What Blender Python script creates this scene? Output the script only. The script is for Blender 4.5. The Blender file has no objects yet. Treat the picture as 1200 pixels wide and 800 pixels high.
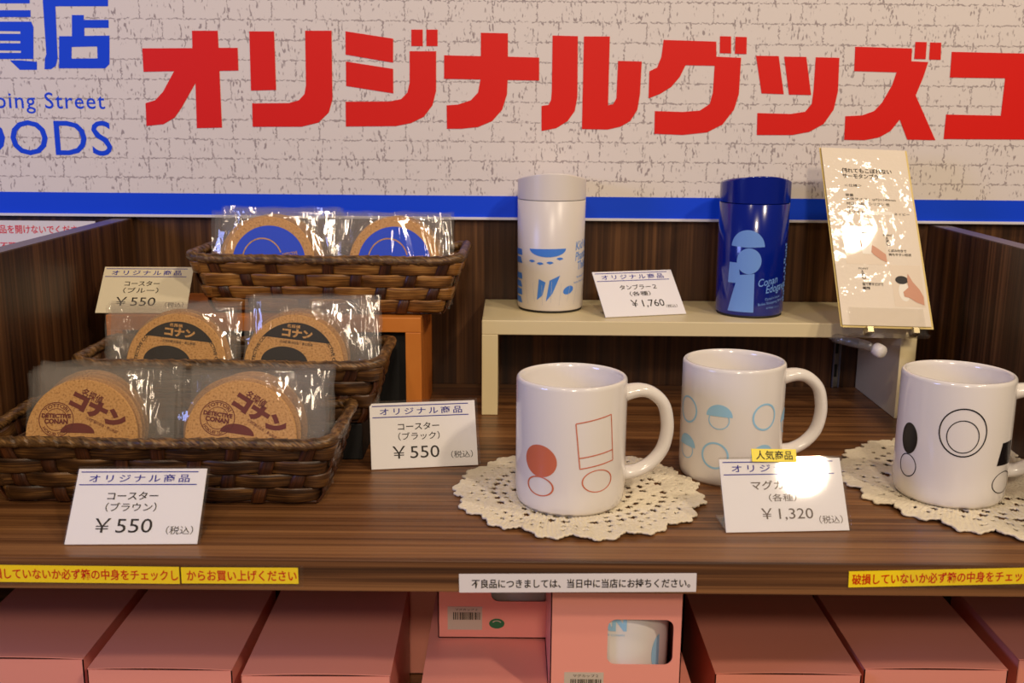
import bpy, bmesh, math, random
from mathutils import Vector, Matrix, noise

S = bpy.context.scene
COL = S.collection
PI = math.pi
random.seed(7)

# ------------------------------------------------------------------ camera
def setup_camera():
    p, r = math.radians(12.1), math.radians(0.5)
    F = Vector((0, math.cos(p), -math.sin(p)))
    D = Vector((0, -math.sin(p), -math.cos(p)))
    R = Vector((1, 0, 0))
    right = R*math.cos(r) - D*math.sin(r)
    up = -(R*math.sin(r) + D*math.cos(r))
    m = Matrix((right, up, -F)).transposed().to_4x4()
    m.translation = Vector((0, 0, 0.283))
    cd = bpy.data.cameras.new('camera'); cam = bpy.data.objects.new('camera', cd)
    COL.objects.link(cam); cam.matrix_world = m
    cd.sensor_width = 36; cd.lens = 36.6; cd.clip_start = .02
    cd.dof.use_dof = True; cd.dof.focus_distance = .86; cd.dof.aperture_fstop = 11
    S.camera = cam
setup_camera()

# ------------------------------------------------------------------ light
W = bpy.data.worlds.new('world'); S.world = W; W.use_nodes = True
W.node_tree.nodes['Background'].inputs[0].default_value = (1.0, .80, .62, 1)
W.node_tree.nodes['Background'].inputs[1].default_value = .14

def lamp(name, loc, target, energy, color, size, shape='DISK', spread=None):
    d = bpy.data.lights.new(name, 'AREA'); d.energy = energy; d.color = color
    d.shape = shape; d.size = size
    if spread: d.spread = spread
    o = bpy.data.objects.new(name, d); COL.objects.link(o)
    o.location = loc
    o.rotation_euler = (Vector(target)-Vector(loc)).to_track_quat('-Z', 'Y').to_euler()
    return o
WARM = (1.0, .82, .61)
lamp('downlight', (1.07, -.77, 1.55), (.1, .85, 0), 22, WARM, .13)
lamp('downlight', (-.45, -.35, 1.55), (-.2, .85, 0), 6.5, WARM, .13)
lamp('downlight', (1.12, .20, 1.55), (.2, .95, 0), 12, WARM, .14)
lamp('downlight', (.12, -1.75, 1.5), (.0, .7, -.2), 30, WARM, .26)
lamp('downlight', (.0, -3.0, 1.5), (.0, .7, -.3), 10, WARM, .35)  # added fill lamp, brightens the carton fronts under the shelf
lamp('window_light', (-1.4, -.05, .5), (.1, .85, .1), 11, (.33, .42, 1.0), .4, 'SQUARE')
S.view_settings.view_transform = 'Standard'
S.view_settings.look = 'None'
S.view_settings.exposure = -0.54
S.view_settings.gamma = 1.0
S.view_settings.use_curve_mapping = False
S.cycles.transparent_max_bounces = 40
S.cycles.max_bounces = 10

# ------------------------------------------------------------------ materials
def srgb(r, g, b):
    f = lambda c: (c/12.92 if c <= .04045 else ((c+.055)/1.055)**2.4)
    return (f(r/255), f(g/255), f(b/255), 1)

def new_mat(name):
    m = bpy.data.materials.new(name); m.use_nodes = True
    nt = m.node_tree; b = nt.nodes['Principled BSDF']
    return m, nt, b

def plain(name, col, rough=.5, spec=.5, coat=0, metal=0, bump=None, sss=0):
    m, nt, b = new_mat(name)
    b.inputs['Base Color'].default_value = col
    b.inputs['Roughness'].default_value = rough
    b.inputs['Specular IOR Level'].default_value = spec
    b.inputs['Metallic'].default_value = metal
    b.inputs['Coat Weight'].default_value = coat
    b.inputs['Coat Roughness'].default_value = .035
    if bump:
        n = nt.nodes.new('ShaderNodeTexNoise'); n.inputs['Scale'].default_value = bump[0]
        n.inputs['Detail'].default_value = 4
        tc = nt.nodes.new('ShaderNodeTexCoord'); nt.links.new(tc.outputs['Object'], n.inputs['Vector'])
        bp = nt.nodes.new('ShaderNodeBump'); bp.inputs['Strength'].default_value = bump[1]
        bp.inputs['Distance'].default_value = bump[2]
        nt.links.new(n.outputs['Fac'], bp.inputs['Height']); nt.links.new(bp.outputs['Normal'], b.inputs['Normal'])
        nt.links.new(bp.outputs['Normal'], b.inputs['Coat Normal'])
    return m

def ramp(nt, stops):
    r = nt.nodes.new('ShaderNodeValToRGB'); e = r.color_ramp.elements
    while len(e) < len(stops): e.new(.5)
    for k, (p, c) in enumerate(stops): e[k].position = p; e[k].color = c
    return r

def wood(name, scale, stops, rough=.42, offset=0.0, fine=4.0):
    """laminate with straight streaks; scale is the noise frequency per axis"""
    m, nt, b = new_mat(name)
    tc = nt.nodes.new('ShaderNodeTexCoord')
    def layer(mult, detail, off):
        mp = nt.nodes.new('ShaderNodeMapping')
        mp.inputs['Scale'].default_value = [s*mult for s in scale]
        mp.inputs['Location'].default_value = (off, off*1.7, off*.6)
        n = nt.nodes.new('ShaderNodeTexNoise'); n.inputs['Scale'].default_value = 1
        n.inputs['Detail'].default_value = detail; n.inputs['Roughness'].default_value = .62
        nt.links.new(tc.outputs['Object'], mp.inputs['Vector']); nt.links.new(mp.outputs['Vector'], n.inputs['Vector'])
        return n
    a = layer(1, 3, offset); c = layer(fine, 3, offset+5)
    mx = nt.nodes.new('ShaderNodeMath'); mx.operation = 'MULTIPLY_ADD'; mx.inputs[1].default_value = .45
    sub = nt.nodes.new('ShaderNodeMath'); sub.operation = 'MULTIPLY_ADD'
    sub.inputs[1].default_value = .62; sub.inputs[2].default_value = -.02
    nt.links.new(a.outputs['Fac'], sub.inputs[0])
    nt.links.new(c.outputs['Fac'], mx.inputs[0]); nt.links.new(sub.outputs[0], mx.inputs[2])
    r = ramp(nt, stops)
    nt.links.new(mx.outputs[0], r.inputs[0]); nt.links.new(r.outputs[0], b.inputs['Base Color'])
    b.inputs['Roughness'].default_value = rough
    b.inputs['Specular IOR Level'].default_value = .35
    bp = nt.nodes.new('ShaderNodeBump'); bp.inputs['Strength'].default_value = .12; bp.inputs['Distance'].default_value = .001
    nt.links.new(c.outputs['Fac'], bp.inputs['Height']); nt.links.new(bp.outputs['Normal'], b.inputs['Normal'])
    return m

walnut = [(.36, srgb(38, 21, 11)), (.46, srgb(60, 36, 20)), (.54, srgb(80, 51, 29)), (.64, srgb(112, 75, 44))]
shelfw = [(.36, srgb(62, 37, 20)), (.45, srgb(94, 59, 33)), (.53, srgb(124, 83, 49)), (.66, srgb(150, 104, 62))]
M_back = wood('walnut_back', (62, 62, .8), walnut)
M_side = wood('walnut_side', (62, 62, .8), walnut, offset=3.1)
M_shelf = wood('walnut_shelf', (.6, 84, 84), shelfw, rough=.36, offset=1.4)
M_edge = plain('divider_top_laminate', srgb(96, 78, 70), .3)

def brick_sign():
    m, nt, b = new_mat('printed_brick')
    tc = nt.nodes.new('ShaderNodeTexCoord')
    sp = nt.nodes.new('ShaderNodeSeparateXYZ'); nt.links.new(tc.outputs['Object'], sp.inputs[0])
    cb = nt.nodes.new('ShaderNodeCombineXYZ')
    nt.links.new(sp.outputs[0], cb.inputs[0]); nt.links.new(sp.outputs[2], cb.inputs[1])
    n = nt.nodes.new('ShaderNodeTexNoise'); n.inputs['Scale'].default_value = 330; n.inputs['Detail'].default_value = 2
    nt.links.new(cb.outputs[0], n.inputs['Vector'])
    vm = nt.nodes.new('ShaderNodeVectorMath'); vm.operation = 'MULTIPLY_ADD'
    vm.inputs[1].default_value = (.0052, .0052, 0)
    vs = nt.nodes.new('ShaderNodeVectorMath'); vs.operation = 'SUBTRACT'; vs.inputs[1].default_value = (.5, .5, .5)
    nt.links.new(n.outputs['Color'], vs.inputs[0]); nt.links.new(vs.outputs[0], vm.inputs[0]); nt.links.new(cb.outputs[0], vm.inputs[2])
    br = nt.nodes.new('ShaderNodeTexBrick')
    br.inputs['Scale'].default_value = 1; br.inputs['Brick Width'].default_value = .0445
    br.inputs['Row Height'].default_value = .0198; br.inputs['Mortar Size'].default_value = .00075
    br.inputs['Mortar Smooth'].default_value = .25
    br.inputs['Color1'].default_value = (1, 1, 1, 1); br.inputs['Color2'].default_value = (1, 1, 1, 1)
    br.inputs['Mortar'].default_value = (0, 0, 0, 1)
    nt.links.new(vm.outputs[0], br.inputs['Vector'])
    # breaks in the printed lines
    n2 = nt.nodes.new('ShaderNodeTexNoise'); n2.inputs['Scale'].default_value = 260; n2.inputs['Detail'].default_value = 1
    nt.links.new(cb.outputs[0], n2.inputs['Vector'])
    r2 = ramp(nt, [(.36, (.0, .0, .0, 1)), (.50, (.8, .8, .8, 1))])
    nt.links.new(n2.outputs['Fac'], r2.inputs[0])
    inv = nt.nodes.new('ShaderNodeMath'); inv.operation = 'SUBTRACT'; inv.inputs[0].default_value = 1
    nt.links.new(br.outputs['Color'], inv.inputs[1])
    line = nt.nodes.new('ShaderNodeMath'); line.operation = 'MULTIPLY'
    nt.links.new(inv.outputs[0], line.inputs[0]); nt.links.new(r2.outputs[0], line.inputs[1])
    # small scratch marks inside the bricks
    mp = nt.nodes.new('ShaderNodeMapping'); mp.inputs['Rotation'].default_value = (0, 0, .9); mp.inputs['Scale'].default_value = (420, 150, 1)
    nt.links.new(cb.outputs[0], mp.inputs['Vector'])
    n3 = nt.nodes.new('ShaderNodeTexNoise'); n3.inputs['Scale'].default_value = 1; n3.inputs['Detail'].default_value = 1
    nt.links.new(mp.outputs[0], n3.inputs['Vector'])
    n4 = nt.nodes.new('ShaderNodeTexNoise'); n4.inputs['Scale'].default_value = 62; nt.links.new(cb.outputs[0], n4.inputs['Vector'])
    r3 = ramp(nt, [(.57, (0, 0, 0, 1)), (.64, (.85, .85, .85, 1))]); nt.links.new(n3.outputs['Fac'], r3.inputs[0])
    r4 = ramp(nt, [(.50, (0, 0, 0, 1)), (.58, (1, 1, 1, 1))]); nt.links.new(n4.outputs['Fac'], r4.inputs[0])
    ml = nt.nodes.new('ShaderNodeMath'); ml.operation = 'MULTIPLY'
    nt.links.new(r3.outputs[0], ml.inputs[0]); nt.links.new(r4.outputs[0], ml.inputs[1])
    mx = nt.nodes.new('ShaderNodeMath'); mx.operation = 'MAXIMUM'
    nt.links.new(line.outputs[0], mx.inputs[0]); nt.links.new(ml.outputs[0], mx.inputs[1])
    mix = nt.nodes.new('ShaderNodeMix'); mix.data_type = 'RGBA'
    mix.inputs['A'].default_value = srgb(228, 219, 213); mix.inputs['B'].default_value = srgb(146, 132, 132)
    nt.links.new(mx.outputs[0], mix.inputs['Factor']); nt.links.new(mix.outputs['Result'], b.inputs['Base Color'])
    b.inputs['Roughness'].default_value = .5
    b.inputs['Specular IOR Level'].default_value = .3
    return m
M_brick = brick_sign()
M_red = plain('sign_red', srgb(226, 22, 12), .5, .3)
M_blue = plain('sign_blue', srgb(0, 68, 228), .5, .3)
M_whitetrim = plain('white_trim', srgb(225, 222, 228), .3)
M_wall = plain('painted_wall', srgb(190, 180, 168), .8)
M_floor = plain('shop_floor', srgb(196, 180, 160), .5)
M_cream = plain('cream_paint', srgb(224, 208, 164), .42, bump=(300, .05, .0005))
M_orange = wood('orange_wood', (3, 60, 3), [(.35, srgb(176, 96, 34)), (.5, srgb(196, 112, 42)), (.65, srgb(212, 130, 56))], rough=.4)
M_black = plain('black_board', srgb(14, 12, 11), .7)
M_ceramic = plain('glazed_ceramic', srgb(232, 226, 222), .16, .5, coat=.4)
M_tumb_white = plain('white_plastic', srgb(228, 220, 214), .3, .5)
M_tumb_navy = plain('navy_plastic', srgb(2, 28, 132), .16, .5, coat=.3)
M_dark = plain('dark_rubber', srgb(30, 24, 22), .6)
M_paper = plain('card_paper', srgb(240, 237, 240), .55, .3, coat=.16)
M_paper_w = plain('cream_card_paper', srgb(226, 214, 186), .4, .4, coat=.2)
M_sheet = plain('laminated_paper', srgb(232, 218, 198), .5, .4, coat=.3, bump=(26, .45, .004))
M_yellow_edge = plain('yellow_sheet', srgb(214, 188, 106), .4)
M_ink = plain('black_ink', srgb(40, 32, 30), .5, .2)
M_inkblue = plain('blue_ink', srgb(46, 44, 150), .5, .2)
M_inkgrey = plain('faded_ink', srgb(112, 100, 94), .5, .2)
M_tape_y = plain('yellow_tape', srgb(255, 224, 14), .3, .5, coat=.5)
M_tape_red = plain('red_ink', srgb(206, 26, 10), .4, .2)
M_tag_y = plain('yellow_label', srgb(240, 218, 14), .4)
M_white_lbl = plain('white_label', srgb(228, 222, 222), .4)
M_pinkred = plain('pink_red_ink', srgb(226, 66, 84), .5, .2)
M_pink = plain('salmon_carton', srgb(247, 160, 140), .38, .45, bump=(900, .06, .0004))
M_pink_dark = plain('carton_inside', srgb(120, 70, 62), .7)
M_print_or = plain('orange_glaze', srgb(206, 112, 82), .25, .4)
M_print_sky = plain('sky_blue_glaze', srgb(158, 206, 240), .25, .4)
M_print_blk = plain('black_glaze', srgb(24, 20, 22), .25, .4)
M_print_blue = plain('blue_print', srgb(74, 134, 228), .3, .4)
M_print_light = plain('light_blue_print', srgb(116, 160, 232), .3, .4)
M_print_pale = plain('pale_line_print', srgb(196, 196, 204), .3, .4)
M_brown_ink = plain('maroon_ink', srgb(112, 36, 26), .6, .2)
M_coast_blk = plain('charcoal_ink', srgb(38, 32, 30), .6, .2)
M_coast_blue = plain('royal_blue_ink', srgb(8, 74, 220), .6, .2)
M_skin = plain('printed_hand', srgb(196, 132, 98), .4)
M_photo = plain('printed_photo_ground', srgb(222, 204, 180), .4, coat=.4)
M_photo_w = plain('printed_white', srgb(236, 228, 212), .4, coat=.4)
M_chrome = plain('clip_metal', srgb(190, 176, 140), .25, metal=.9)
M_knob = plain('white_knob', srgb(232, 226, 222), .35)
M_metal_grey = plain('grey_upright', srgb(120, 116, 112), .4)
M_green = plain('green_sticker', srgb(34, 110, 66), .4)
M_label = plain('barcode_label', srgb(206, 190, 168), .5)
M_thread = plain('cotton_thread', srgb(232, 220, 196), .85, .15, bump=(900, .6, .001))

def cork():
    m, nt, b = new_mat('cork')
    tc = nt.nodes.new('ShaderNodeTexCoord')
    n = nt.nodes.new('ShaderNodeTexNoise'); n.inputs['Scale'].default_value = 620; n.inputs['Detail'].default_value = 3
    nt.links.new(tc.outputs['Object'], n.inputs['Vector'])
    r = ramp(nt, [(.30, srgb(150, 100, 48)), (.42, srgb(204, 150, 84)), (.6, srgb(216, 164, 98)), (.75, srgb(226, 180, 116))])
    nt.links.new(n.outputs['Fac'], r.inputs[0]); nt.links.new(r.outputs[0], b.inputs['Base Color'])
    b.inputs['Roughness'].default_value = .8
    return m
M_cork = cork()

def clear(name, tint, lo, hi, rough, haze, bump=None):
    m = bpy.data.materials.new(name); m.use_nodes = True; nt = m.node_tree
    nt.nodes.clear()
    out = nt.nodes.new('ShaderNodeOutputMaterial')
    tr = nt.nodes.new('ShaderNodeBsdfTransparent'); tr.inputs[0].default_value = tint
    gl = nt.nodes.new('ShaderNodeBsdfGlossy'); gl.inputs['Roughness'].default_value = rough
    df = nt.nodes.new('ShaderNodeBsdfDiffuse'); df.inputs[0].default_value = (.75, .72, .68, 1)
    lf = nt.nodes.new('ShaderNodeLayerWeight'); lf.inputs['Blend'].default_value = .5
    lw = nt.nodes.new('ShaderNodeMath'); lw.operation = 'POWER'; lw.inputs[1].default_value = 4
    nt.links.new(lf.outputs['Facing'], lw.inputs[0])
    mr = nt.nodes.new('ShaderNodeMapRange'); mr.inputs['To Min'].default_value = lo; mr.inputs['To Max'].default_value = hi
    nt.links.new(lw.outputs[0], mr.inputs['Value'])
    m1 = nt.nodes.new('ShaderNodeMixShader'); m1.inputs[0].default_value = haze
    nt.links.new(tr.outputs[0], m1.inputs[1]); nt.links.new(df.outputs[0], m1.inputs[2])
    m2 = nt.nodes.new('ShaderNodeMixShader')
    nt.links.new(mr.outputs[0], m2.inputs[0]); nt.links.new(m1.outputs[0], m2.inputs[1]); nt.links.new(gl.outputs[0], m2.inputs[2])
    if bump:
        tc = nt.nodes.new('ShaderNodeTexCoord')
        oi = nt.nodes.new('ShaderNodeObjectInfo')
        ad = nt.nodes.new('ShaderNodeVectorMath'); ad.operation = 'ADD'
        nt.links.new(tc.outputs['Object'], ad.inputs[0]); nt.links.new(oi.outputs['Random'], ad.inputs[1])
        mp = nt.nodes.new('ShaderNodeMapping'); mp.inputs['Scale'].default_value = bump[0]
        nt.links.new(ad.outputs[0], mp.inputs['Vector'])
        n = nt.nodes.new('ShaderNodeTexNoise'); n.inputs['Scale'].default_value = 1; n.inputs['Detail'].default_value = 2
        n.inputs['Distortion'].default_value = 1.2
        nt.links.new(mp.outputs[0], n.inputs['Vector'])
        bp = nt.nodes.new('ShaderNodeBump'); bp.inputs['Strength'].default_value = bump[1]; bp.inputs['Distance'].default_value = bump[2]
        nt.links.new(n.outputs['Fac'], bp.inputs['Height'])
        nt.links.new(bp.outputs[0], gl.inputs['Normal'])
    nt.links.new(m2.outputs[0], out.inputs[0])
    return m
M_bag = clear('cellophane', (.985, .98, .975, 1), .06, .8, .06, .045, bump=((30, 30, 9), .55, .006))
M_acrylic = clear('clear_acrylic', (.985, .982, .975, 1), .03, .9, .03, .008)
M_cleartape = clear('clear_tape', (.99, .985, .97, 1), .04, .9, .1, .006, bump=((160, 160, 160), .5, .002))
M_frost = clear('cloudy_plastic', (.8, .78, .76, 1), .06, .9, .15, .12, bump=((90, 90, 90), .6, .004))

def wicker(name, stops):
    m, nt, b = new_mat(name)
    uv = nt.nodes.new('ShaderNodeUVMap'); uv.uv_map = 'UVMap'
    mp = nt.nodes.new('ShaderNodeMapping'); mp.inputs['Scale'].default_value = (26, 900, 1)
    nt.links.new(uv.outputs[0], mp.inputs['Vector'])
    n = nt.nodes.new('ShaderNodeTexNoise'); n.inputs['Scale'].default_value = 1; n.inputs['Detail'].default_value = 3
    nt.links.new(mp.outputs[0], n.inputs['Vector'])
    mp2 = nt.nodes.new('ShaderNodeMapping'); mp2.inputs['Scale'].default_value = (34, 120, 1)
    nt.links.new(uv.outputs[0], mp2.inputs['Vector'])
    n2 = nt.nodes.new('ShaderNodeTexNoise'); n2.inputs['Scale'].default_value = 1
    nt.links.new(mp2.outputs[0], n2.inputs['Vector'])
    ad = nt.nodes.new('ShaderNodeMath'); ad.operation = 'MULTIPLY_ADD'; ad.inputs[1].default_value = .5
    m5 = nt.nodes.new('ShaderNodeMath'); m5.operation = 'MULTIPLY'; m5.inputs[1].default_value = .5
    nt.links.new(n2.outputs[0], m5.inputs[0]); nt.links.new(n.outputs['Fac'], ad.inputs[0]); nt.links.new(m5.outputs[0], ad.inputs[2])
    r = ramp(nt, stops); nt.links.new(ad.outputs[0], r.inputs[0]); nt.links.new(r.outputs[0], b.inputs['Base Color'])
    b.inputs['Roughness'].default_value = .38; b.inputs['Specular IOR Level'].default_value = .5
    bp = nt.nodes.new('ShaderNodeBump'); bp.inputs['Strength'].default_value = .5; bp.inputs['Distance'].default_value = .0008
    nt.links.new(n.outputs['Fac'], bp.inputs['Height']); nt.links.new(bp.outputs[0], b.inputs['Normal'])
    return m
M_weave_lit = wicker('woven_leaf_golden_lit', [(.34, srgb(66, 40, 16)), (.46, srgb(112, 72, 32)), (.55, srgb(148, 100, 46)), (.66, srgb(186, 136, 70))])  # golden copy of the leaf, lightened partly for light on the highest basket
M_weave = wicker('woven_leaf', [(.34, srgb(26, 15, 8)), (.46, srgb(54, 33, 16)), (.55, srgb(84, 54, 27)), (.68, srgb(138, 98, 52))])  # dark brown leaf, deepened partly for shade on the lower baskets
M_stake = wicker('basket_stake', [(.34, srgb(30, 15, 8)), (.5, srgb(62, 32, 16)), (.66, srgb(96, 54, 26))])
M_rim = wicker('rope_rim', [(.36, srgb(44, 28, 15)), (.5, srgb(92, 64, 34)), (.64, srgb(152, 114, 68))])

# ------------------------------------------------------------------ mesh helpers
class MB:
    def __init__(s): s.v = []; s.f = []; s.m = []; s.uv = []; s.sm = []
    def add(s, vs, fs, mat=0, smooth=False, uvs=None):
        o = len(s.v); s.v += [tuple(x) for x in vs]
        s.uv += uvs if uvs else [(0, 0)]*len(vs)
        for f in fs: s.f.append([o+i for i in f]); s.m.append(mat); s.sm.append(smooth)
    def box(s, x0, x1, y0, y1, z0, z1, bev=0, mat=0, xf=None):
        bm = bmesh.new(); bmesh.ops.create_cube(bm, size=1)
        for v in bm.verts:
            v.co = Vector(((x0+x1)/2+v.co.x*(x1-x0), (y0+y1)/2+v.co.y*(y1-y0), (z0+z1)/2+v.co.z*(z1-z0)))
        if bev: bmesh.ops.bevel(bm, geom=bm.edges[:], offset=bev, segments=2, affect='EDGES', profile=.5)
        s.bm(bm, mat, xf)
    def bm(s, bm, mat=0, xf=None, smooth=False):
        bm.verts.index_update()
        vs = [(xf @ v.co) if xf else v.co for v in bm.verts]
        s.add(vs, [[v.index for v in f.verts] for f in bm.faces], mat, smooth); bm.free()
    def lathe(s, prof, n=64, mat=0, smooth=True, c=(0, 0), close=False):
        vs = []; fs = []; k = len(prof)
        for i in range(n):
            a = 2*PI*i/n
            for r, z in prof: vs.append((c[0]+r*math.cos(a), c[1]+r*math.sin(a), z))
        for i in range(n):
            j = (i+1) % n
            for q in range(k-1): fs.append([i*k+q, j*k+q, j*k+q+1, i*k+q+1])
        s.add(vs, fs, mat, smooth)
    def tube(s, pts, rad, n=10, mat=0, closed=False, flat=None, up=None, caps=True):
        """sweep; rad number or list; flat scales the side axis"""
        pts = [Vector(p) for p in pts]; N = len(pts); vs = []; fs = []
        for i, p in enumerate(pts):
            a = pts[(i-1) % N] if (closed or i > 0) else p
            b = pts[(i+1) % N] if (closed or i < N-1) else p
            t = (b-a).normalized(); u = Vector(up) if up else (Vector((0, 0, 1)) if abs(t.z) < .9 else Vector((1, 0, 0)))
            e1 = t.cross(u).normalized(); e2 = e1.cross(t).normalized()
            r = rad[i] if isinstance(rad, (list, tuple)) else rad
            for k in range(n):
                an = 2*PI*k/n
                vs.append(p+e1*r*(flat or 1)*math.cos(an)+e2*r*math.sin(an))
        for i in range(N if closed else N-1):
            j = (i+1) % N
            for k in range(n):
                l = (k+1) % n; fs.append([i*n+k, i*n+l, j*n+l, j*n+k])
        if not closed and caps:
            fs.append(list(range(n))[::-1]); fs.append([(N-1)*n+k for k in range(n)])
        s.add(vs, fs, mat, True)
    def poly(s, pts, depth=0, mat=0, holes=()):
        """filled polygon in local xz facing -y, front at y=0"""
        bm = bmesh.new(); es = []
        for loop in [pts]+list(holes):
            vv = [bm.verts.new((x, 0, z)) for x, z in loop]
            for i in range(len(vv)): es.append(bm.edges.new((vv[i], vv[(i+1) % len(vv)])))
        r = bmesh.ops.triangle_fill(bm, edges=es, use_beauty=True)
        for f in bm.faces:
            f.normal_update()
            if f.normal.y > 0: f.normal_flip()
        if depth:
            g = bmesh.ops.extrude_face_region(bm, geom=bm.faces[:])
            for e in g['geom']:
                if isinstance(e, bmesh.types.BMVert): e.co.y -= depth
        s.bm(bm, mat)
    def obj(s, name, mats, parent=None, xf=None):
        me = bpy.data.meshes.new(name)
        vs = [xf @ Vector(v) for v in s.v] if xf else s.v
        me.from_pydata([tuple(v) for v in vs], [], s.f)
        for m in (mats if isinstance(mats, (list, tuple)) else [mats]): me.materials.append(m)
        for p, mi, sm in zip(me.polygons, s.m, s.sm): p.material_index = mi; p.use_smooth = sm
        uv = me.uv_layers.new(name='UVMap')
        for l in me.loops: uv.data[l.index].uv = s.uv[l.vertex_index]
        me.update()
        o = bpy.data.objects.new(name, me); COL.objects.link(o)
        if parent: o.parent = parent
        return o

def thing(name, label, cat, loc=(0, 0, 0), rotz=0, group=None):
    o = bpy.data.objects.new(name, None); COL.objects.link(o); o.empty_display_size = .02
    o.location = loc; o.rotation_euler = (0, 0, rotz); tag(o, label, cat, group); return o
def tag(o, label, cat, group=None):
    o['label'] = label; o['category'] = cat
    if group: o['group'] = group
    return o

_fcache = {}
def text_tris(s, bold=0.0, spacing=1.0):
    """text outline as (verts 2D, faces) normalised in font units"""
    key = (s, bold, spacing)
    if key in _fcache: return _fcache[key]
    cu = bpy.data.curves.new('t', 'FONT'); cu.body = s; cu.size = 1; cu.resolution_u = 3
    cu.offset = bold; cu.space_character = spacing; cu.fill_mode = 'FRONT'
    o = bpy.data.objects.new('t', cu); COL.objects.link(o)
    dg = bpy.context.evaluated_depsgraph_get(); dg.update()
    me = bpy.data.meshes.new_from_object(o.evaluated_get(dg))
    vs = [(v.co.x, v.co.y) for v in me.vertices]; fs = [list(p.vertices) for p in me.polygons]
    bpy.data.objects.remove(o); bpy.data.curves.remove(cu); bpy.data.meshes.remove(me)
    _fcache[key] = (vs, fs); return vs, fs

def put_text(mb, s, x0, z0, x1, z1, y=0.0, mat=0, bold=0.0, rot=0.0, keep=False, wrap=None, spacing=1.0, arc=None, shear=0):
    """fit the outline of s into the rectangle (x0,z0)-(x1,z1), facing -y"""
    vs, fs = text_tris(s, bold, spacing)
    if not vs: return
    a0 = min(v[0] for v in vs); a1 = max(v[0] for v in vs); b0 = min(v[1] for v in vs); b1 = max(v[1] for v in vs)
    sx = (x1-x0)/(a1-a0); sz = (z1-z0)/(b1-b0) if b1 > b0 else sx
    if keep: sx = sz
    cx, cz = (x0+x1)/2, (z0+z1)/2; out = []
    for a, b in vs:
        x = (a-(a0+a1)/2)*sx; z = (b-(b0+b1)/2)*sz; x += shear*z
        if arc:
            R0 = arc; th = x/R0; x, z = (R0+z)*math.sin(th), (R0+z)*math.cos(th)
        if rot: x, z = x*math.cos(rot)-z*math.sin(rot), x*math.sin(rot)+z*math.cos(rot)
        x += cx; z += cz
        if wrap: out.append((wrap*math.sin(x/wrap), -wrap*math.cos(x/wrap), z))
        else: out.append((x, y, z))
    # text faces look along +z in the font plane; mapping (a,b)->(x,z) makes them face -y
    mb.add(out, fs, mat)

def rect(mb, x0, z0, x1, z1, y=0, mat=0):
    mb.add([(x0, y, z0), (x1, y, z0), (x1, y, z1), (x0, y, z1)], [[0, 1, 2, 3]], mat)
def disc(mb, cx, cz, rx, rz, y=0, mat=0, n=40, rot=0, a0=0, a1=2*PI, wrap=None, inner=0):
    """filled or ring shaped ellipse (sector) on the print plane, or wrapped on a cylinder"""
    rings = 8; vs = []; fs = []
    for i in range(rings+1):
        t = inner+(1-inner)*i/rings
        for k in range(n+1):
            a = a0+(a1-a0)*k/n
            x, z = rx*t*math.cos(a), rz*t*math.sin(a)
            x, z = cx+x*math.cos(rot)-z*math.sin(rot), cz+x*math.sin(rot)+z*math.cos(rot)
            vs.append((wrap*math.sin(x/wrap), -wrap*math.cos(x/wrap), z) if wrap else (x, y, z))
    for i in range(rings):
        for k in range(n):
            p = i*(n+1)+k; fs.append([p, p+n+1, p+n+2, p+1])
    mb.add(vs, fs, mat)
def quad_patch(mb, c, wrap, mat=0, n=14):
    """four corner patch (tl,tr,br,bl) subdivided and wrapped"""
    vs = []; fs = []
    for i in range(n+1):
        for j in range(n+1):
            u, v = i/n, j/n
            x = (c[0][0]*(1-u)+c[1][0]*u)*(1-v)+(c[3][0]*(1-u)+c[2][0]*u)*v
            z = (c[0][1]*(1-u)+c[1][1]*u)*(1-v)+(c[3][1]*(1-u)+c[2][1]*u)*v
            vs.append((wrap*math.sin(x/wrap), -wrap*math.cos(x/wrap), z))
    for i in range(n):
        for j in range(n):
            p = i*(n+1)+j; fs.append([p, p+1, p+n+2, p+n+1])
    mb.add(vs, fs, mat)
def line_patch(mb, a, b, w, wrap, mat=0):
    d = Vector((b[0]-a[0], b[1]-a[1])).normalized(); nrm = Vector((-d.y, d.x))*w/2
    quad_patch(mb, [(a[0]+nrm.x, a[1]+nrm.y), (b[0]+nrm.x, b[1]+nrm.y), (b[0]-nrm.x, b[1]-nrm.y), (a[0]-nrm.x, a[1]-nrm.y)], wrap, mat)

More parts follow.
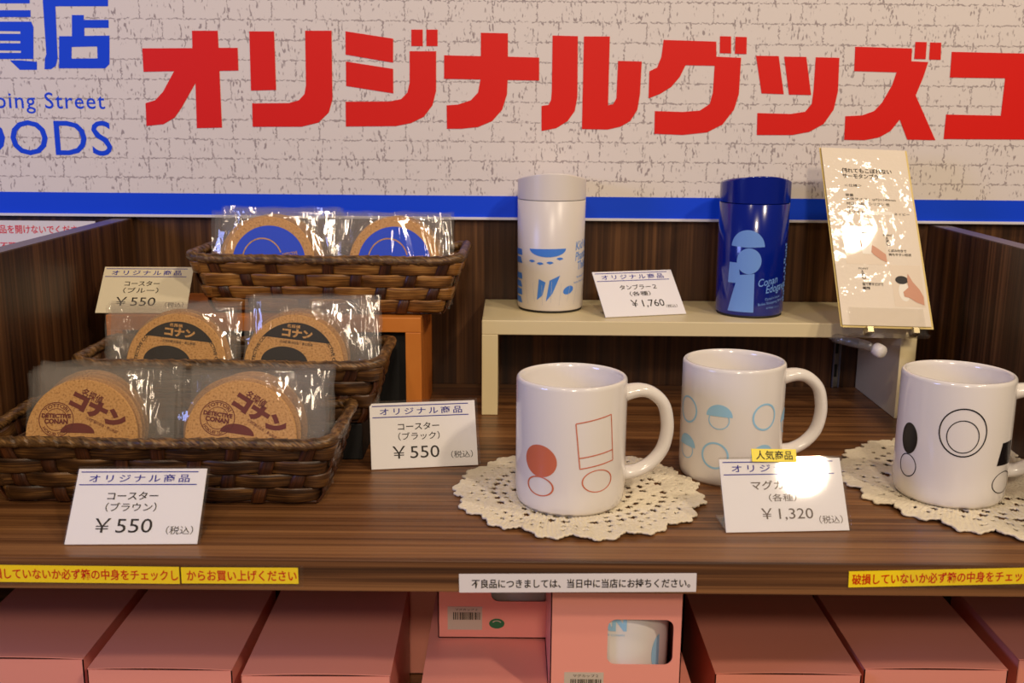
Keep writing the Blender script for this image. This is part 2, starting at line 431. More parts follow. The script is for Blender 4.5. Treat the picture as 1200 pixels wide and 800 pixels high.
# ------------------------------------------------------------------ structure
RED=[[(-377.5,349.0),(-326.6,349.7),(-326.0,366.6),(-300.1,366.8),(-300.0,350.2),(-280.7,350.3),(-280.9,328.0),(-300.3,327.5),(-300.5,271.0),(-326.4,270.2),(-325.4,315.2),(-340.4,291.5),(-348.3,280.9),(-360.5,273.9),(-378.2,272.0),(-377.6,294.9),(-367.7,297.8),(-359.3,306.1),(-346.5,326.8),(-377.6,326.0)],[(-268.1,366.5),(-243.1,366.7),(-243.3,309.1),(-269.0,308.3)],[(-211.7,367.6),(-185.0,367.8),(-186.0,300.0),(-190.1,287.1),(-200.7,277.0),(-218.4,272.6),(-268.8,272.1),(-268.4,295.6),(-230.7,296.2),(-220.4,299.1),(-214.4,305.4),(-212.6,313.9)],[(-170.9,367.4),(-122.9,360.6),(-123.3,337.1),(-171.4,344.6)],[(-171.3,337.9),(-123.4,331.0),(-123.5,306.7),(-171.6,313.7)],[(-106.4,348.5),(-79.5,348.7),(-79.8,309.4),(-83.7,295.1),(-92.5,283.7),(-105.8,277.2),(-121.9,274.0),(-172.9,273.2),(-172.6,298.1),(-127.4,298.7),(-115.7,301.1),(-109.2,307.7),(-106.7,317.6)],[(-104.4,369.6),(-92.9,369.7),(-93.0,353.6),(-104.6,353.5)],[(-89.2,369.7),(-77.9,369.8),(-78.0,353.7),(-89.3,353.6)],[(-34.2,367.1),(-6.9,366.8),(-6.7,344.0),(25.1,343.4),(25.4,320.7),(-6.8,321.0),(-7.3,307.1),(-12.1,291.5),(-22.3,280.0),(-36.9,273.8),(-54.5,271.9),(-68.9,271.8),(-69.1,295.3),(-57.4,296.2),(-44.3,300.6),(-37.0,308.3),(-34.4,321.3),(-71.6,321.6),(-71.4,344.8),(-34.2,344.3)],[(38.3,365.0),(63.9,364.6),(64.7,304.9),(62.3,290.7),(55.2,280.6),(43.7,273.4),(28.5,270.4),(28.1,295.5),(35.4,296.7),(37.9,301.9),(38.4,310.4)],[(70.0,364.4),(96.2,364.6),(96.3,296.7),(101.6,298.1),(104.6,303.8),(105.2,340.8),(129.3,340.4),(128.6,308.3),(126.5,292.7),(119.6,281.2),(109.5,275.4),(96.4,272.4),(70.0,272.7)],[(150.7,361.7),(204.0,360.5),(204.8,345.8),(230.0,344.9),(229.6,309.2),(225.5,293.5),(214.5,278.5),(198.8,270.4),(174.0,267.6),(144.7,268.5),(144.4,291.4),(173.0,290.8),(190.5,292.3),(200.4,299.0),(203.0,310.4),(203.5,336.8),(173.9,337.1),(168.6,325.6),(160.3,315.6),(149.0,308.5),(137.5,304.1),(137.4,330.9),(145.1,334.6),(149.0,345.0)],[(207.5,365.8),(218.7,365.6),(219.6,349.0),(208.1,349.2)],[(223.1,365.4),(234.6,365.2),(235.2,348.5),(223.4,348.7)],[(244.9,347.0),(268.0,346.9),(275.5,309.3),(252.8,309.9)],[(273.5,346.4),(296.0,346.3),(303.5,308.7),(280.8,309.0)],[(305.6,346.1),(329.6,345.7),(330.6,312.8),(327.6,294.4),(318.4,280.0),(304.3,271.9),(286.9,268.5),(250.3,268.2),(249.6,290.3),(284.1,289.7),(298.5,292.1),(304.7,299.9),(305.6,312.6)],[(344.9,356.7),(402.4,355.5),(402.9,343.0),(420.0,342.3),(416.5,327.7),(410.3,309.3),(434.6,264.6),(405.5,264.9),(396.1,285.0),(387.7,273.4),(376.5,267.0),(362.1,264.0),(340.6,264.1),(340.0,287.9),(357.2,288.9),(369.1,293.3),(376.6,301.9),(385.3,319.0),(388.8,331.9),(345.6,332.7)],[(405.3,361.9),(416.8,361.8),(417.2,345.1),(405.6,345.2)],[(420.3,361.5),(431.5,361.3),(432.5,344.6),(420.7,344.8)],[(443.0,352.5),(516.7,351.5),(527.2,348.2),(530.2,339.9),(533.6,266.0),(443.0,265.8),(443.2,290.5),(499.4,289.8),(499.8,327.0),(443.5,327.3)]]
BLUE=[[(-474.4,397.8),(-445.2,398.0),(-444.7,404.0),(-432.1,404.1),(-432.6,398.1),(-408.5,398.3),(-409.2,389.6),(-462.2,389.1),(-464.1,338.5),(-466.4,331.4),(-471.7,327.8),(-478.4,327.7),(-477.1,338.4),(-475.3,342.6)],[(-446.3,380.8),(-434.2,380.9),(-434.6,376.2),(-409.6,376.4),(-410.1,368.7),(-434.6,368.5),(-435.2,360.7),(-409.8,361.2),(-411.8,333.3),(-416.5,329.1),(-463.5,328.7),(-460.9,360.2),(-447.9,360.3)],[(-560.2,397.6),(-487.2,398.2),(-487.8,391.7),(-560.8,391.1)],[(-561.5,384.5),(-487.5,385.1),(-488.1,378.5),(-562.2,377.9)],[(-562.6,373.5),(-487.9,374.1),(-486.0,368.9),(-488.8,337.7),(-566.4,337.0)],[(-512.9,336.1),(-501.4,336.2),(-485.5,334.9),(-486.2,327.1),(-503.6,326.9)]]
HOLES=[[(-449.0,349.8),(-423.0,350.5),(-423.6,338.8),(-450.0,338.3)],[(-543.4,364.8),(-499.7,364.6),(-499.9,362.1),(-543.7,362.0)],[(-544.3,355.3),(-500.5,355.2),(-500.7,352.9),(-544.6,352.8)],[(-545.3,345.9),(-500.8,345.7),(-501.0,343.5),(-545.5,343.4)]]

def struct(name, mb, m):
    o = mb.obj(name, m); o['kind'] = 'structure'; return o
b = MB(); b.box(-3, 3, -3, 1.3, -.93, -.85); struct('floor', b, M_floor)
b = MB(); b.box(-3, 3, 1.13, 1.25, -.85, 1.8); struct('wall_back', b, M_wall)

# ------------------------------------------------------------------ shelf unit
unit = thing('display_shelf', 'dark walnut shop shelf unit holding the mugs, baskets and cartons', 'shelf', (0, .87, -.85))
def part(name, mb, mats, par):
    o = mb.obj(name, mats, par, Matrix.Translation(-Vector(par.location))); return o
XL, XR = -1.25, 1.25
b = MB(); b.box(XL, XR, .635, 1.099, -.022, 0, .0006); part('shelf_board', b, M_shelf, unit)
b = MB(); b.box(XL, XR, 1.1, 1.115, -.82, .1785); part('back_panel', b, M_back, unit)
for x0, x1 in ((-.418, -.4), (.438, .456)):
    b = MB(); b.box(x0, x1, .637, 1.0995, .0002, .1765, .0004)
    b.box(x0+.0003, x1-.0003, .6373, 1.0993, .1765, .1772, 0, 1)
    part('divider', b, [M_side, M_edge], unit)
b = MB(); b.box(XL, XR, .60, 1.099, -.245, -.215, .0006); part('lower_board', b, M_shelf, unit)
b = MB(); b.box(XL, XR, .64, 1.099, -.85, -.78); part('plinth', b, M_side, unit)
for x0, x1 in ((XL-.018, XL), (XR, XR+.018)):
    b = MB(); b.box(x0, x1, .60, 1.115, -.85, .1765); part('end_panel', b, M_side, unit)
b = MB()
for z0 in (0.0006,):
    b.box(.347, .3475, 1.092, 1.0995, z0, .09); b.box(.3535, .354, 1.092, 1.0995, z0, .09)
    zz = .004
    b.box(.347, .354, 1.0965, 1.0995, z0, .09)
    for k in range(3):
        b.box(.349, .352, 1.0958, 1.0967, .012+k*.026, .026+k*.026, 0, 1)
part('slotted_upright', b, [M_metal_grey, M_black], unit)

# ------------------------------------------------------------------ wall sign
SY = 1.094
sign = thing('wall_sign', 'big white brick-patterned shop sign with red and blue Japanese lettering', 'sign', (0, SY, .18))
b = MB(); b.box(-1.25, 1.25, SY, 1.128, .1815, .62); part('sign_board', b, M_brick, sign)
b = MB(); b.box(-1.25, 1.25, SY-.0004, SY, .1815, .2035); o = part('stripe', b, M_blue, sign); o['label'] = 'royal blue stripe along the bottom of the sign'
b = MB(); b.box(-1.25, 1.25, SY-.003, 1.12, .1788, .1815, .0004); part('bottom_trim', b, M_whitetrim, sign)
b = MB()
for p in RED: b.poly([(x/1000, z/1000) for x, z in p], .0003)
for v in range(len(b.v)): b.v[v] = (b.v[v][0], b.v[v][1]+SY-.0002, b.v[v][2])
o = part('lettering', b, M_red, sign); o['label'] = 'large red katakana lettering'
b = MB()
for i, p in enumerate(BLUE):
    hs = [HOLES[0]] if i == 1 else (HOLES[1:] if i == 4 else [])
    b.poly([(x/1000, z/1000) for x, z in p], 0, 0, [[(x/1000, z/1000) for x, z in h] for h in hs])
for v in range(len(b.v)): b.v[v] = (b.v[v][0], SY-.0003, b.v[v][2])
put_text(b, 'Beika Shopping Street', -.643, .2835, -.4195, .3048, SY-.0003, 0, .004, spacing=1.12)
put_text(b, 'GOODS', -.603, .2413, -.4150, .2768, SY-.0003, 0, .004, spacing=1.05)
o = part('lettering', b, M_blue, sign); o['label'] = 'blue lettering'

# notice in the bay beyond the left divider
t = thing('notice_sheet', 'white notice with red Japanese writing behind the left divider', 'notice', (-.52, 1.075, 0))
b = MB(); b.box(-.62, -.431, 1.0745, 1.0755, .0003, .1755); part('sheet', b, M_white_lbl, t)
b = MB()
put_text(b, '商品を開けないでください', -.5385, .1622, -.4415, .1712, 1.0742, 0, .012)
put_text(b, '不要', -.5310, .1445, -.5145, .1530, 1.0742, 0, .012)
for v in range(len(b.v)):
    pass
b.f = [f for f in b.f]
o = part('lettering', b, M_pinkred, t)

# ------------------------------------------------------------------ tape strips on the shelf edge
def strip(label, x0, zl, x1, zr, h, mat, lines, ink, clear_tape=None, thick=.0004, y=.6346):
    t = thing('edge_label', label, 'label', ((x0+x1)/2, y, (zl+zr)/2))
    ang = math.atan2(zr-zl, x1-x0); L = math.hypot(x1-x0, zr-zl)
    xf = Matrix.Rotation(-ang, 4, 'Y')
    b = MB(); b.box(-L/2, L/2, -thick, 0, -h/2, h/2); st = b.obj('strip', mat, t, xf)
    b = MB()
    for s, a0, b0, a1, b1 in lines: put_text(b, s, a0-L/2, b0-h/2, a1-L/2, b1-h/2, -thick-.0002, 0, .016)
    b.obj('lettering', ink, st, xf)
    if clear_tape:
        c0, c1, e = clear_tape
        b = MB(); n = 40; vs = []; fs = []
        for i in range(n+1):
            x = c0-L/2+(c1-c0)*i/n
            for z in (-h/2-e, -h/2, h/2, h/2+e):
                vs.append((x+(.0006*math.sin(i*2.1) if i in (0, n) else 0), -thick-.0005-.0002*math.sin(i*1.7+z*900), z+(.0007*noise.noise(Vector((i*.9, z*400, 0))) if abs(z) > h/2 else 0)))
        for i in range(n):
            for k in range(3): fs.append([i*4+k, i*4+4+k, i*4+5+k, i*4+1+k])
        b.add(vs, fs); o = b.obj('clear_tape', M_cleartape, t, xf)
    return t
strip('long yellow warning strip with red text at left end of shelf edge', -.352, -.0112, -.2165, -.0116, .0118, M_tape_y,
      [('破損していないか必ず箱の中身をチェックし', .0067, .0022, .1347, .0098)], M_tape_red, (0, .1353, .0016))
strip('short yellow strip with red text, just right of the long one at left end', -.2150, -.0112, -.1385, -.0108, .0112, M_tape_y,
      [('からお買い上げください', .0036, .0018, .0755, .0094)], M_tape_red, (.001, .0795, .0022), y=.6339)
strip('white strip with black text at the middle of shelf edge', -.0333, -.0154, .1222, -.0134, .0130, M_white_lbl,
      [('不良品につきましては、当日中に当店にお持ちください。', .0082, .0030, .1515, .0095)], M_ink)
strip('yellow warning strip with red text at right end of shelf edge', .2218, -.0103, .42, -.0040, .0112, M_tape_y,
      [('破損していないか必ず箱の中身をチェックしてからお', .0022, .0018, .151, .0094)], M_tape_red, (.034, .19, .0022))

# ------------------------------------------------------------------ mugs
def mug(label, loc, yaw, prints, inside_group=None, n=72):
    t = thing('mug', label, 'mug', loc, yaw)
    R, H, w = .041, .0955, .0042
    prof = [(0, .003), (R*.86, .003), (R*.88, .0004), (R*.93, 0), (R*.965, .0022), (R*.985, .006), (R, .014), (R, H-.003), (R-.0004, H-.0012),
            (R-.0013, H-.0002), (R-.0026, H), (R-w+.0004, H-.0012), (R-w, H-.004), (R-w, .014), (R-w-.003, .008), (R-w-.012, .0062), (0, .006)]
    b = MB(); b.lathe(prof, n); body = b.obj('body', M_ceramic, t)
    # D shaped handle on +x
    pts = []; ctrl = [(R-.0015, .0805), (R+.010, .0825), (R+.020, .0800), (R+.0290, .0715), (R+.0325, .0590), (R+.0325, .0470), (R+.0290, .0350),
                      (R+.0210, .0255), (R+.0110, .0200), (R+.002, .0185), (R-.0015, .0190)]
    def cr(p0, p1, p2, p3, t):
        return [.5*((2*p1[k])+(-p0[k]+p2[k])*t+(2*p0[k]-5*p1[k]+4*p2[k]-p3[k])*t*t+(-p0[k]+3*p1[k]-3*p2[k]+p3[k])*t**3) for k in (0, 1)]
    for i in range(len(ctrl)-1):
        q = [ctrl[max(0, i-1)], ctrl[i], ctrl[i+1], ctrl[min(len(ctrl)-1, i+2)]]
        for s in range(5):
            a = cr(*q, s/5); pts.append((a[0], 0, a[1]))
    pts.append((ctrl[-1][0], 0, ctrl[-1][1])); N = len(pts)
    rad = [.0048+.0016*(abs(2*i/(N-1)-1)**5) for i in range(N)]
    b = MB(); b.tube(pts, [r*1.45 for r in rad], 16, flat=1/1.45, up=(0, 1, 0))
    # flat cross-section: side axis is e1 (along y)
    b.obj('handle', M_ceramic, t)
    if prints:
        b = MB(); mat = prints(b, R+.00025); o = b.obj('print', mat, body, Matrix.Rotation(-yaw, 4, 'Z'))
    return t

def print_orange(b, w):
    # plain stand-in shapes in orange outline
    c = [(.0010, .0760-.006), (.0290, .0805-.006), (.0320, .0400), (.0045, .0365)]
    for i in range(4): line_patch(b, c[i], c[(i+1) % 4], .0008, w)
    line_patch(b, (.0040, .0445), (.0318, .0480), .0008, w)
    disc(b, .0185, .0265, .0125, .0085, wrap=w, inner=.92)
    disc(b, -.0255, .0400, .0135, .0120, wrap=w)
    disc(b, -.0255, .0210, .0115, .0075, wrap=w, inner=.88)
    return M_print_or
def print_sky(b, w):
    for x, z, k in ((-.0185, .058, 0), (.0185, .058, 1), (-.049, .058, 1), (-.0205, .026, 1), (.0185, .026, 0), (-.049, .028, 0), (.05, .05, 0)):
        if k == 0: disc(b, x, z, .0105, .0095, wrap=w, a0=0, a1=PI); disc(b, x, z-.003, .0085, .0075, wrap=w, inner=.9)
        else: disc(b, x, z, .0112, .0110, wrap=w, inner=.86)
    return M_print_sky
def print_black(b, w):
    disc(b, -.0100, .0590, .0170, .0185, wrap=w, inner=.945); disc(b, -.0100, .0560, .0115, .0125, wrap=w, inner=.94)
    quad_patch(b, [(.0235, .0500), (.0380, .0500), (.0390, .0320), (.0190, .0330)], w)
    disc(b, .0285, .0190, .0125, .0085, wrap=w, inner=.93)
    disc(b, -.0505, .0470, .0080, .0120, wrap=w); disc(b, -.0500, .0260, .0085, .0090, wrap=w, inner=.92)
    return M_print_blk
mug('white mug with orange print, standing alone on the left doily', (.0445, .7450, .0032), math.radians(8), print_orange)
mug('white mug with pale blue print, behind the price card with a yellow tag', (.1790, .8150, 0), math.radians(4), print_sky)
mug('white mug with black print, standing on the right doily', (.3385, .7660, .0032), math.radians(-4), print_black)

# ------------------------------------------------------------------ crochet doilies
def doily(label, c, R, lobes, seed):
    rnd = random.Random(seed)
    nr, na = 78, 576
    t = []
    def hole(r, a):
        # rows of eyelets: (radius, half height, count, duty, phase)
        for rr, hh, cnt, du in ((.30, .018, 24, .5), (.40, .016, 24, .45), (.50, .020, 32, .5), (.585, .016, 40, .42), (.67, .020, 40, .55), (.765, .013, 56, .38), (.85, .012, 64, .34)):
            hh *= 1.55; du *= 1.3
            if abs(r-rr) < hh:
                u = a*cnt/(2*PI)+rr*37
                k = math.floor(u); f = u-k-.5
                q = math.sin(k*12.9898+rr*78.2+seed)*43758.5; q -= math.floor(q)
                if q < .25: return False
                if (f/(du*.5*(.6+.7*q)))**2+((r-rr)/hh)**2 < 1: return True
        return False
    vs = []; idx = {}
    b = MB()
    for i in range(nr+1):
        r = i/nr
        for k in range(na):
            a = 2*PI*k/na
            # scalloped outline with small picots
            sc = abs(math.sin(a*lobes/2))**.6
            edge = .895+.085*sc+.018*math.sin(a*lobes*3.0)*sc+.012*noise.noise(Vector((math.cos(a)*3, math.sin(a)*3, seed)))
            rr = r*(1+(edge-1)*max(0, (r-.55)/.45)) if r > .55 else r
            x, y = R*rr*math.cos(a), R*rr*math.sin(a)
            st = .00055*math.sin(r*nr*PI*.5)*math.cos(a*(60 if r < .4 else 120 if r < .7 else 180)+i*.8)
            st += .0007*noise.noise(Vector((x*380, y*380, seed)))
            wave = .0012*max(0, r-.75)/.25*(1+math.sin(a*lobes+1.0))*(.6+.6*noise.noise(Vector((math.cos(a)*2, math.sin(a)*2, seed+4))))
            vs.append((x, y, .0022+st+max(0, wave)))
    fs = []
    for i in range(nr):
        for k in range(na):
            r = (i+.5)/nr; a = 2*PI*(k+.5)/na
            if hole(r, a): continue
            l = (k+1) % na
            if i == 0: fs.append([k, na+k, na+l])
            else: fs.append([i*na+k, (i+1)*na+k, (i+1)*na+l, i*na+l])
    b.add(vs, fs, 0, True)
    o = b.obj('crochet_doily', M_thread); o.location = (c[0], c[1], 0)
    md = o.modifiers.new('thick', 'SOLIDIFY'); md.thickness = .0014; md.offset = -1
    tag(o, label, 'doily')
    return o
doily('smaller cream crochet doily under the mug with orange print', (.0525, .7640), .0985, 15, 2)
doily('larger cream crochet doily under the mug with black print', (.3860, .7910), .1235, 19, 9)

# ------------------------------------------------------------------ price cards
def price_card(label, x, y, z, yaw, tilt, w, h, mid, sub, price, holder=None, tagtext=None, paper=M_paper, ink=None, zlabel=(.75, .775, .955, .885), pr=(.20, .67, .64, .86), mr=(.26, .32, .65, .43), sr=(.26, .465, .65, .585)):
    t = thing('price_card', label, 'price card', (x, y, z), yaw)
    xf = Matrix.Rotation(-tilt, 4, 'X')           # lean the top backwards
    ink = ink or M_ink
    X = lambda u: (u-.5)*w
    Z = lambda v: (1-v)*h+.0004
    if holder:
        e = holder
        b = MB(); b.box(-w/2-.0004, w/2+e, .0004, .0019, -.0001, h+e*.8, .0003); b.box(-w/2-.0004, w/2+e, -.0019, -.0009, -.0001, h+e*.8, .0002)
        o = b.obj('holder', M_acrylic, t, xf); o['label'] = 'clear acrylic holder'
        b = MB(); b.box(-w/2, w/2, .001, .030, .0001, .0016, .0003); b.obj('holder_foot', M_acrylic, t)
    else:
        b = MB(); b.box(-w/2+.004, w/2-.004, .001, .026, .0001, .0012, .0002); b.obj('holder_foot', M_acrylic, t)
    b = MB(); b.box(-w/2, w/2, -.0006, .0003, .0001, h, .0002); card = b.obj('card', paper, t, xf)
    yy = -.0008
    b = MB()
    put_text(b, mid, X(mr[0]), Z(mr[3]), X(mr[2]), Z(mr[1]), yy, 0, .012)
    put_text(b, sub, X(sr[0]), Z(sr[3]), X(sr[2]), Z(sr[1]), yy, 0, .006)
    put_text(b, price, X(pr[0]), Z(pr[3]), X(pr[2]), Z(pr[1]), yy, 0, .0)
    put_text(b, '（税込）', X(zlabel[0]), Z(zlabel[3]), X(zlabel[2]), Z(zlabel[1]), yy)
    b.obj('lettering', ink, card, xf)
    b = MB()
    rect(b, X(.025), Z(.060), X(.935), Z(.046), yy); rect(b, X(.025), Z(.232), X(.935), Z(.218), yy)
    put_text(b, 'オリジナル商品', X(.095), Z(.195), X(.875), Z(.085), yy, 0, .010, spacing=1.35)
    o = b.obj('heading', M_inkblue, card, xf); o['label'] = 'blue heading between two blue rules'
    if tagtext:
        b = MB(); b.box(X(.25), X(.62), -.0026, -.0019, h-.003, h+.0065, .0001, 0)
        put_text(b, tagtext, X(.285), h-.0015, X(.585), h+.0052, -.0028, 1, .008)
        o = b.obj('tag', [M_tag_y, M_ink], t, xf @ Matrix.Rotation(math.radians(1.5), 4, 'Y')); o['label'] = 'yellow tag reading popular item'
    return t
rad = math.radians
price_card('white price card for brown coasters, in front of lowest basket', -.2552, .6560, .0003, rad(2), rad(41), .0884, .0545, 'コースター', '（ブラウン）', '￥550', holder=.0018)
price_card('white price card for black coasters, standing between baskets and doily', -.0708, .8192, .0003, rad(9.6), rad(26), .0881, .0550, 'コースター', '（ブラック）', '￥550', holder=.0022)
price_card('cream price card for blue coasters, left of the highest basket', -.3420, .9420, .1045, rad(1.8), rad(42), .0830, .0510, 'コースター', '（ブルー）', '￥550', paper=M_paper_w)
price_card('price card for tumblers, on cream riser between white and navy tumblers', .1317, 1.0050, .0945, rad(16), rad(47), .0855, .0562, 'タンブラー２', '（各種）', '￥1,760', mr=(.28, .32, .74, .43), sr=(.38, .475, .64, .575), pr=(.36, .66, .77, .84), zlabel=(.78, .79, .92, .86))
price_card('price card for mugs with a yellow tag, before the pale blue mug', .1953, .6885, .0003, rad(4), rad(32), .0886, .0525, 'マグカップ', '（各種）', '￥1,320', holder=.0016, tagtext='人気商品', ink=M_inkgrey, mr=(.24, .31, .70, .44), sr=(.375, .495, .60, .60), pr=(.30, .69, .72, .86), zlabel=(.765, .80, .955, .91))

# ------------------------------------------------------------------ cream riser with tumblers
t = thing('display_riser', 'long cream painted riser carrying both tumblers', 'riser', (.18, 1.035, 0))
b = MB(); b.box(-.029, .3885, .977, 1.096, .0800, .0940, .0008); part('top', b, M_cream, t)
for x0, x1 in ((-.029, -.0135), (.3730, .3885)):
    b = MB(); b.box(x0, x1, .977, 1.096, .0002, .0800, .0006); part('leg', b, M_cream, t)

def arch_top(r, z0, drop, n=72):
    """lid: cylinder with arched rim, slightly sunken top"""
    b = MB(); vs = []; fs = []
    prof = [(r, 0, 0), (r, .5, 0), (r, 1, -.0012), (r, 1, -.0005), (r-.0005, 1, 0), (r-.0014, 1, 0), (r-.0022, 1, -.0003), (r-.0034, 1, -.0022), (r*.5, 1, -.0024), (.0005, 1, -.0024)]
    for k in range(n):
        a = 2*PI*k/n
        for rr, f, dz in prof:
            ht = z0-drop*(rr*math.cos(a)/r)**2-.0050*(1+rr*math.sin(a)/r)/2
            vs.append((rr*math.cos(a), rr*math.sin(a), ht*f+dz if f else 0))
    m = len(prof)
    for k in range(n):
        j = (k+1) % n
        for q in range(m-1): fs.append([k*m+q, j*m+q, j*m+q+1, k*m+q+1])
    b.add(vs, fs, 0, True); return b
def tumbler(label, loc, yaw, mat, prints):
    t = thing('tumbler', label, 'tumbler', loc, yaw)
    rb, rt, hb = .0330, .0340, .1105
    b = MB(); b.lathe([(0, .0008), (rb-.0015, .0008), (rb-.0012, 0), (rb-.0008, .002), (rb-.0012, .0022)], 72, 1)
    b.lathe([(rb-.001, .0022), (rb, .004), (rt, hb-.0006), (rt-.0006, hb), (rt-.002, hb)], 72, 0)
    b.obj('body', [mat, M_dark], t)
    l = arch_top(rt+.0001, .0262, .0050); l.obj('lid', mat, t, Matrix.Translation((0, 0, hb+.0006)))
    prints(t, rt)
    return t
def taper(b, rb, rt, hb):
    for i, (x, y, z) in enumerate(b.v):
        k = (rb+(rt-rb)*z/hb+.00025)/math.hypot(x, y); b.v[i] = (x*k, y*k, z)
def white_prints(t, w):
    b = MB()
    disc(b, -.0050, .0640, .0190, .0080, wrap=w, a0=PI*1.02, a1=PI*2.02); 
    for x, z in ((-.021, .050), (-.012, .048), (-.002, .049), (.008, .053)): disc(b, x, z, .0042, .0028, wrap=w, a0=.5, a1=2.6)
    quad_patch(b, [(-.0130, .0340), (-.0060, .0310), (-.0090, .0180), (-.0150, .0130)], w)
    quad_patch(b, [(-.0020, .0330), (.0085, .0380), (.0010, .0200), (-.0055, .0120)], w)
    disc(b, .0180, .0230, .0062, .0038, wrap=w, rot=.4)
    for k, z in enumerate((.058, .050, .034, .026, .018, .010)): quad_patch(b, [(-.052, z+.004), (-.036-.002*(k % 2), z+.004), (-.035, z-.002), (-.052, z-.002)], w)
    taper(b, .0330, .0340, .1105); o = b.obj('print', M_print_blue, t)
    b = MB()
    for s, z in (('Kid the', .0660), ('Phantom', .0555), ('Thief', .0455)):
        put_text(b, s, .0265+(.003 if s == 'Thief' else 0), z-.002, .0265+(.028 if s != 'Thief' else .022), z+.0065, 0, 0, .01, rot=.16, wrap=w, shear=.25)
    put_text(b, 'Kaitou Kid', .0290, .0352, .0480, .0372, wrap=w, rot=.12); put_text(b, 'Beika Shopping Street', .0250, .0300, .0520, .0322, wrap=w, rot=.12)
    taper(b, .0330, .0340, .1105); o = b.obj('lettering', M_print_light, t)
    b = MB()
    for k in range(7): line_patch(b, (-.030+k*.010, .032-.002*(k % 3)), (-.026+k*.0085, .008+.003*(k % 2)), .0003, w)
    taper(b, .0330, .0340, .1105); b.obj('line_print', M_print_pale, t)
def navy_prints(t, w):
    b = MB()
    disc(b, -.0120, .0690, .0165, .0170, wrap=w, a0=PI*.02, a1=PI*.98)
    disc(b, -.0100, .0560, .0120, .0125, wrap=w)
    quad_patch(b, [(-.0300, .0540), (-.0200, .0540), (-.0170, .0340), (-.0310, .0340)], w)
    quad_patch(b, [(-.0200, .0420), (-.0040, .0440), (-.0030, .0060), (-.0300, .0060)], w)
    rnd = random.Random(3)
    for k in range(20):
        z = .072-k*.0029; x = .0345+(rnd.random()-.5)*.006
        quad_patch(b, [(x, z), (x+.0045, z), (x+.0045, z-.0022), (x, z-.0022)], w, n=2)
    put_text(b, 'Conan', .0000, .0330, .0220, .0405, 0, 0, .01, rot=.18, wrap=w, shear=.25)
    put_text(b, 'Edogawa', .0085, .0245, .0370, .0345, 0, 0, .01, rot=.16, wrap=w, shear=.25)
    put_text(b, "Conan's house", .0080, .0190, .0270, .0215, 0, 0, 0, rot=.14, wrap=w)
    put_text(b, 'Beika Shopping Street', .0010, .0140, .0330, .0172, 0, 0, 0, rot=.14, wrap=w)
    put_text(b, '名探偵コナン', .0095, .0098, .0270, .0116, 0, 0, 0, rot=.05, wrap=w)
    taper(b, .0330, .0340, .1105); b.obj('print', M_print_light, t)
tumbler('white lidded tumbler with blue print, on left end of cream riser', (.0385, 1.0480, .0941), 0, M_tumb_white, white_prints)
tumbler('navy blue lidded tumbler with light blue print, on cream riser', (.2375, 1.0300, .0941), 0, M_tumb_navy, navy_prints)

# ------------------------------------------------------------------ information sheet in a clip
yaw, tilt, roll = rad(6), rad(31.5), rad(2.2)
t = thing('information_sheet', 'tall laminated tumbler information sheet held by a clear clip', 'sheet', (.3478, .9480, .0975), yaw)
w, h = .0855, .1860
xf = Matrix.Rotation(-tilt, 4, 'X') @ Matrix.Rotation(roll, 4, 'Y')
b = MB(); b.box(-w/2, w/2, -.0005, 0, 0, h); b.obj('front_sheet', M_sheet, t, xf)
b = MB(); b.box(-w/2+.0003, w/2+.0024, .0006, .0012, -.002, h+.0004); b.box(-w/2-.0012, w/2+.0012, .0014, .0020, -.001, h+.0006, 0, 0)
o = b.obj('back_sheet', M_yellow_edge, t, xf); o['label'] = 'yellowed sheets behind the front sheet'
X = lambda u: (u-.5)*w
Z = lambda v: (1-v)*h
b = MB(); yy = -.0008
for s, u0, v0, u1, v1, bo in (('倒れてもこぼれない', .21, .118, .80, .146, .014), ('サーモタンブラー', .21, .150, .70, .178, .014), ('＜仕様＞', .22, .212, .42, .228, 0),
        ('容量', .215, .268, .31, .284, .008), ('本体サイズ：φ72×140mm', .215, .290, .80, .308, 0), ('材質：ABS・シリコン 他', .215, .316, .72, .334, .004),
        ('カラー：', .215, .340, .37, .356, .004), ('ホワイト', .215, .366, .41, .382, .004), ('ネイビー', .76, .372, .94, .386, .004)):
    put_text(b, s, X(u0), Z(v1), X(u1), Z(v0), yy, 0, bo)
b.obj('lettering', M_ink, t, xf)
for caps, cu, cv in (((('くぼみ付きで', .63, .580, .84, .596), ('持ちやすい形状', .63, .602, .89, .618)), .645, .545),
                     ((('指で押すだけで', .28, .768, .52, .786), ('開閉', .28, .792, .36, .808)), .31, .735)):
    b = MB()
    for q, u0, v0, u1, v1 in caps: put_text(b, q, X(u0), Z(v1), X(u1), Z(v0), yy, 0, .012)
    disc(b, X(cu), Z(cv), .0022, .0030, yy, inner=.8); disc(b, X(cu-.012), Z(cv-.018), .0009, .0028, yy, inner=.6)
    put_text(b, 'POINT', X(cu-.05), Z(cv-.038), X(cu+.06), Z(cv-.048), yy)
    b.obj('caption', M_ink, t, xf)
b = MB()
rect(b, X(.13), Z(.668), X(.60), Z(.455), -.0006, 0); rect(b, X(.62), Z(.895), X(.97), Z(.668), -.0006, 0)
rect(b, X(.425), Z(.386), X(.74), Z(.366), -.0006, 1)
rect(b, X(.33), Z(.610), X(.45), Z(.492), -.0007, 1); rect(b, X(.345), Z(.496), X(.435), Z(.489), -.0008, 2)
disc(b, X(.75), Z(.815), .0056, .0095, -.0007, 1); disc(b, X(.735), Z(.750), .0062, .0042, -.0008, 2)
hand1 = [(.45, .560), (.50, .575), (.595, .610), (.598, .655), (.53, .640), (.46, .615), (.43, .600)]
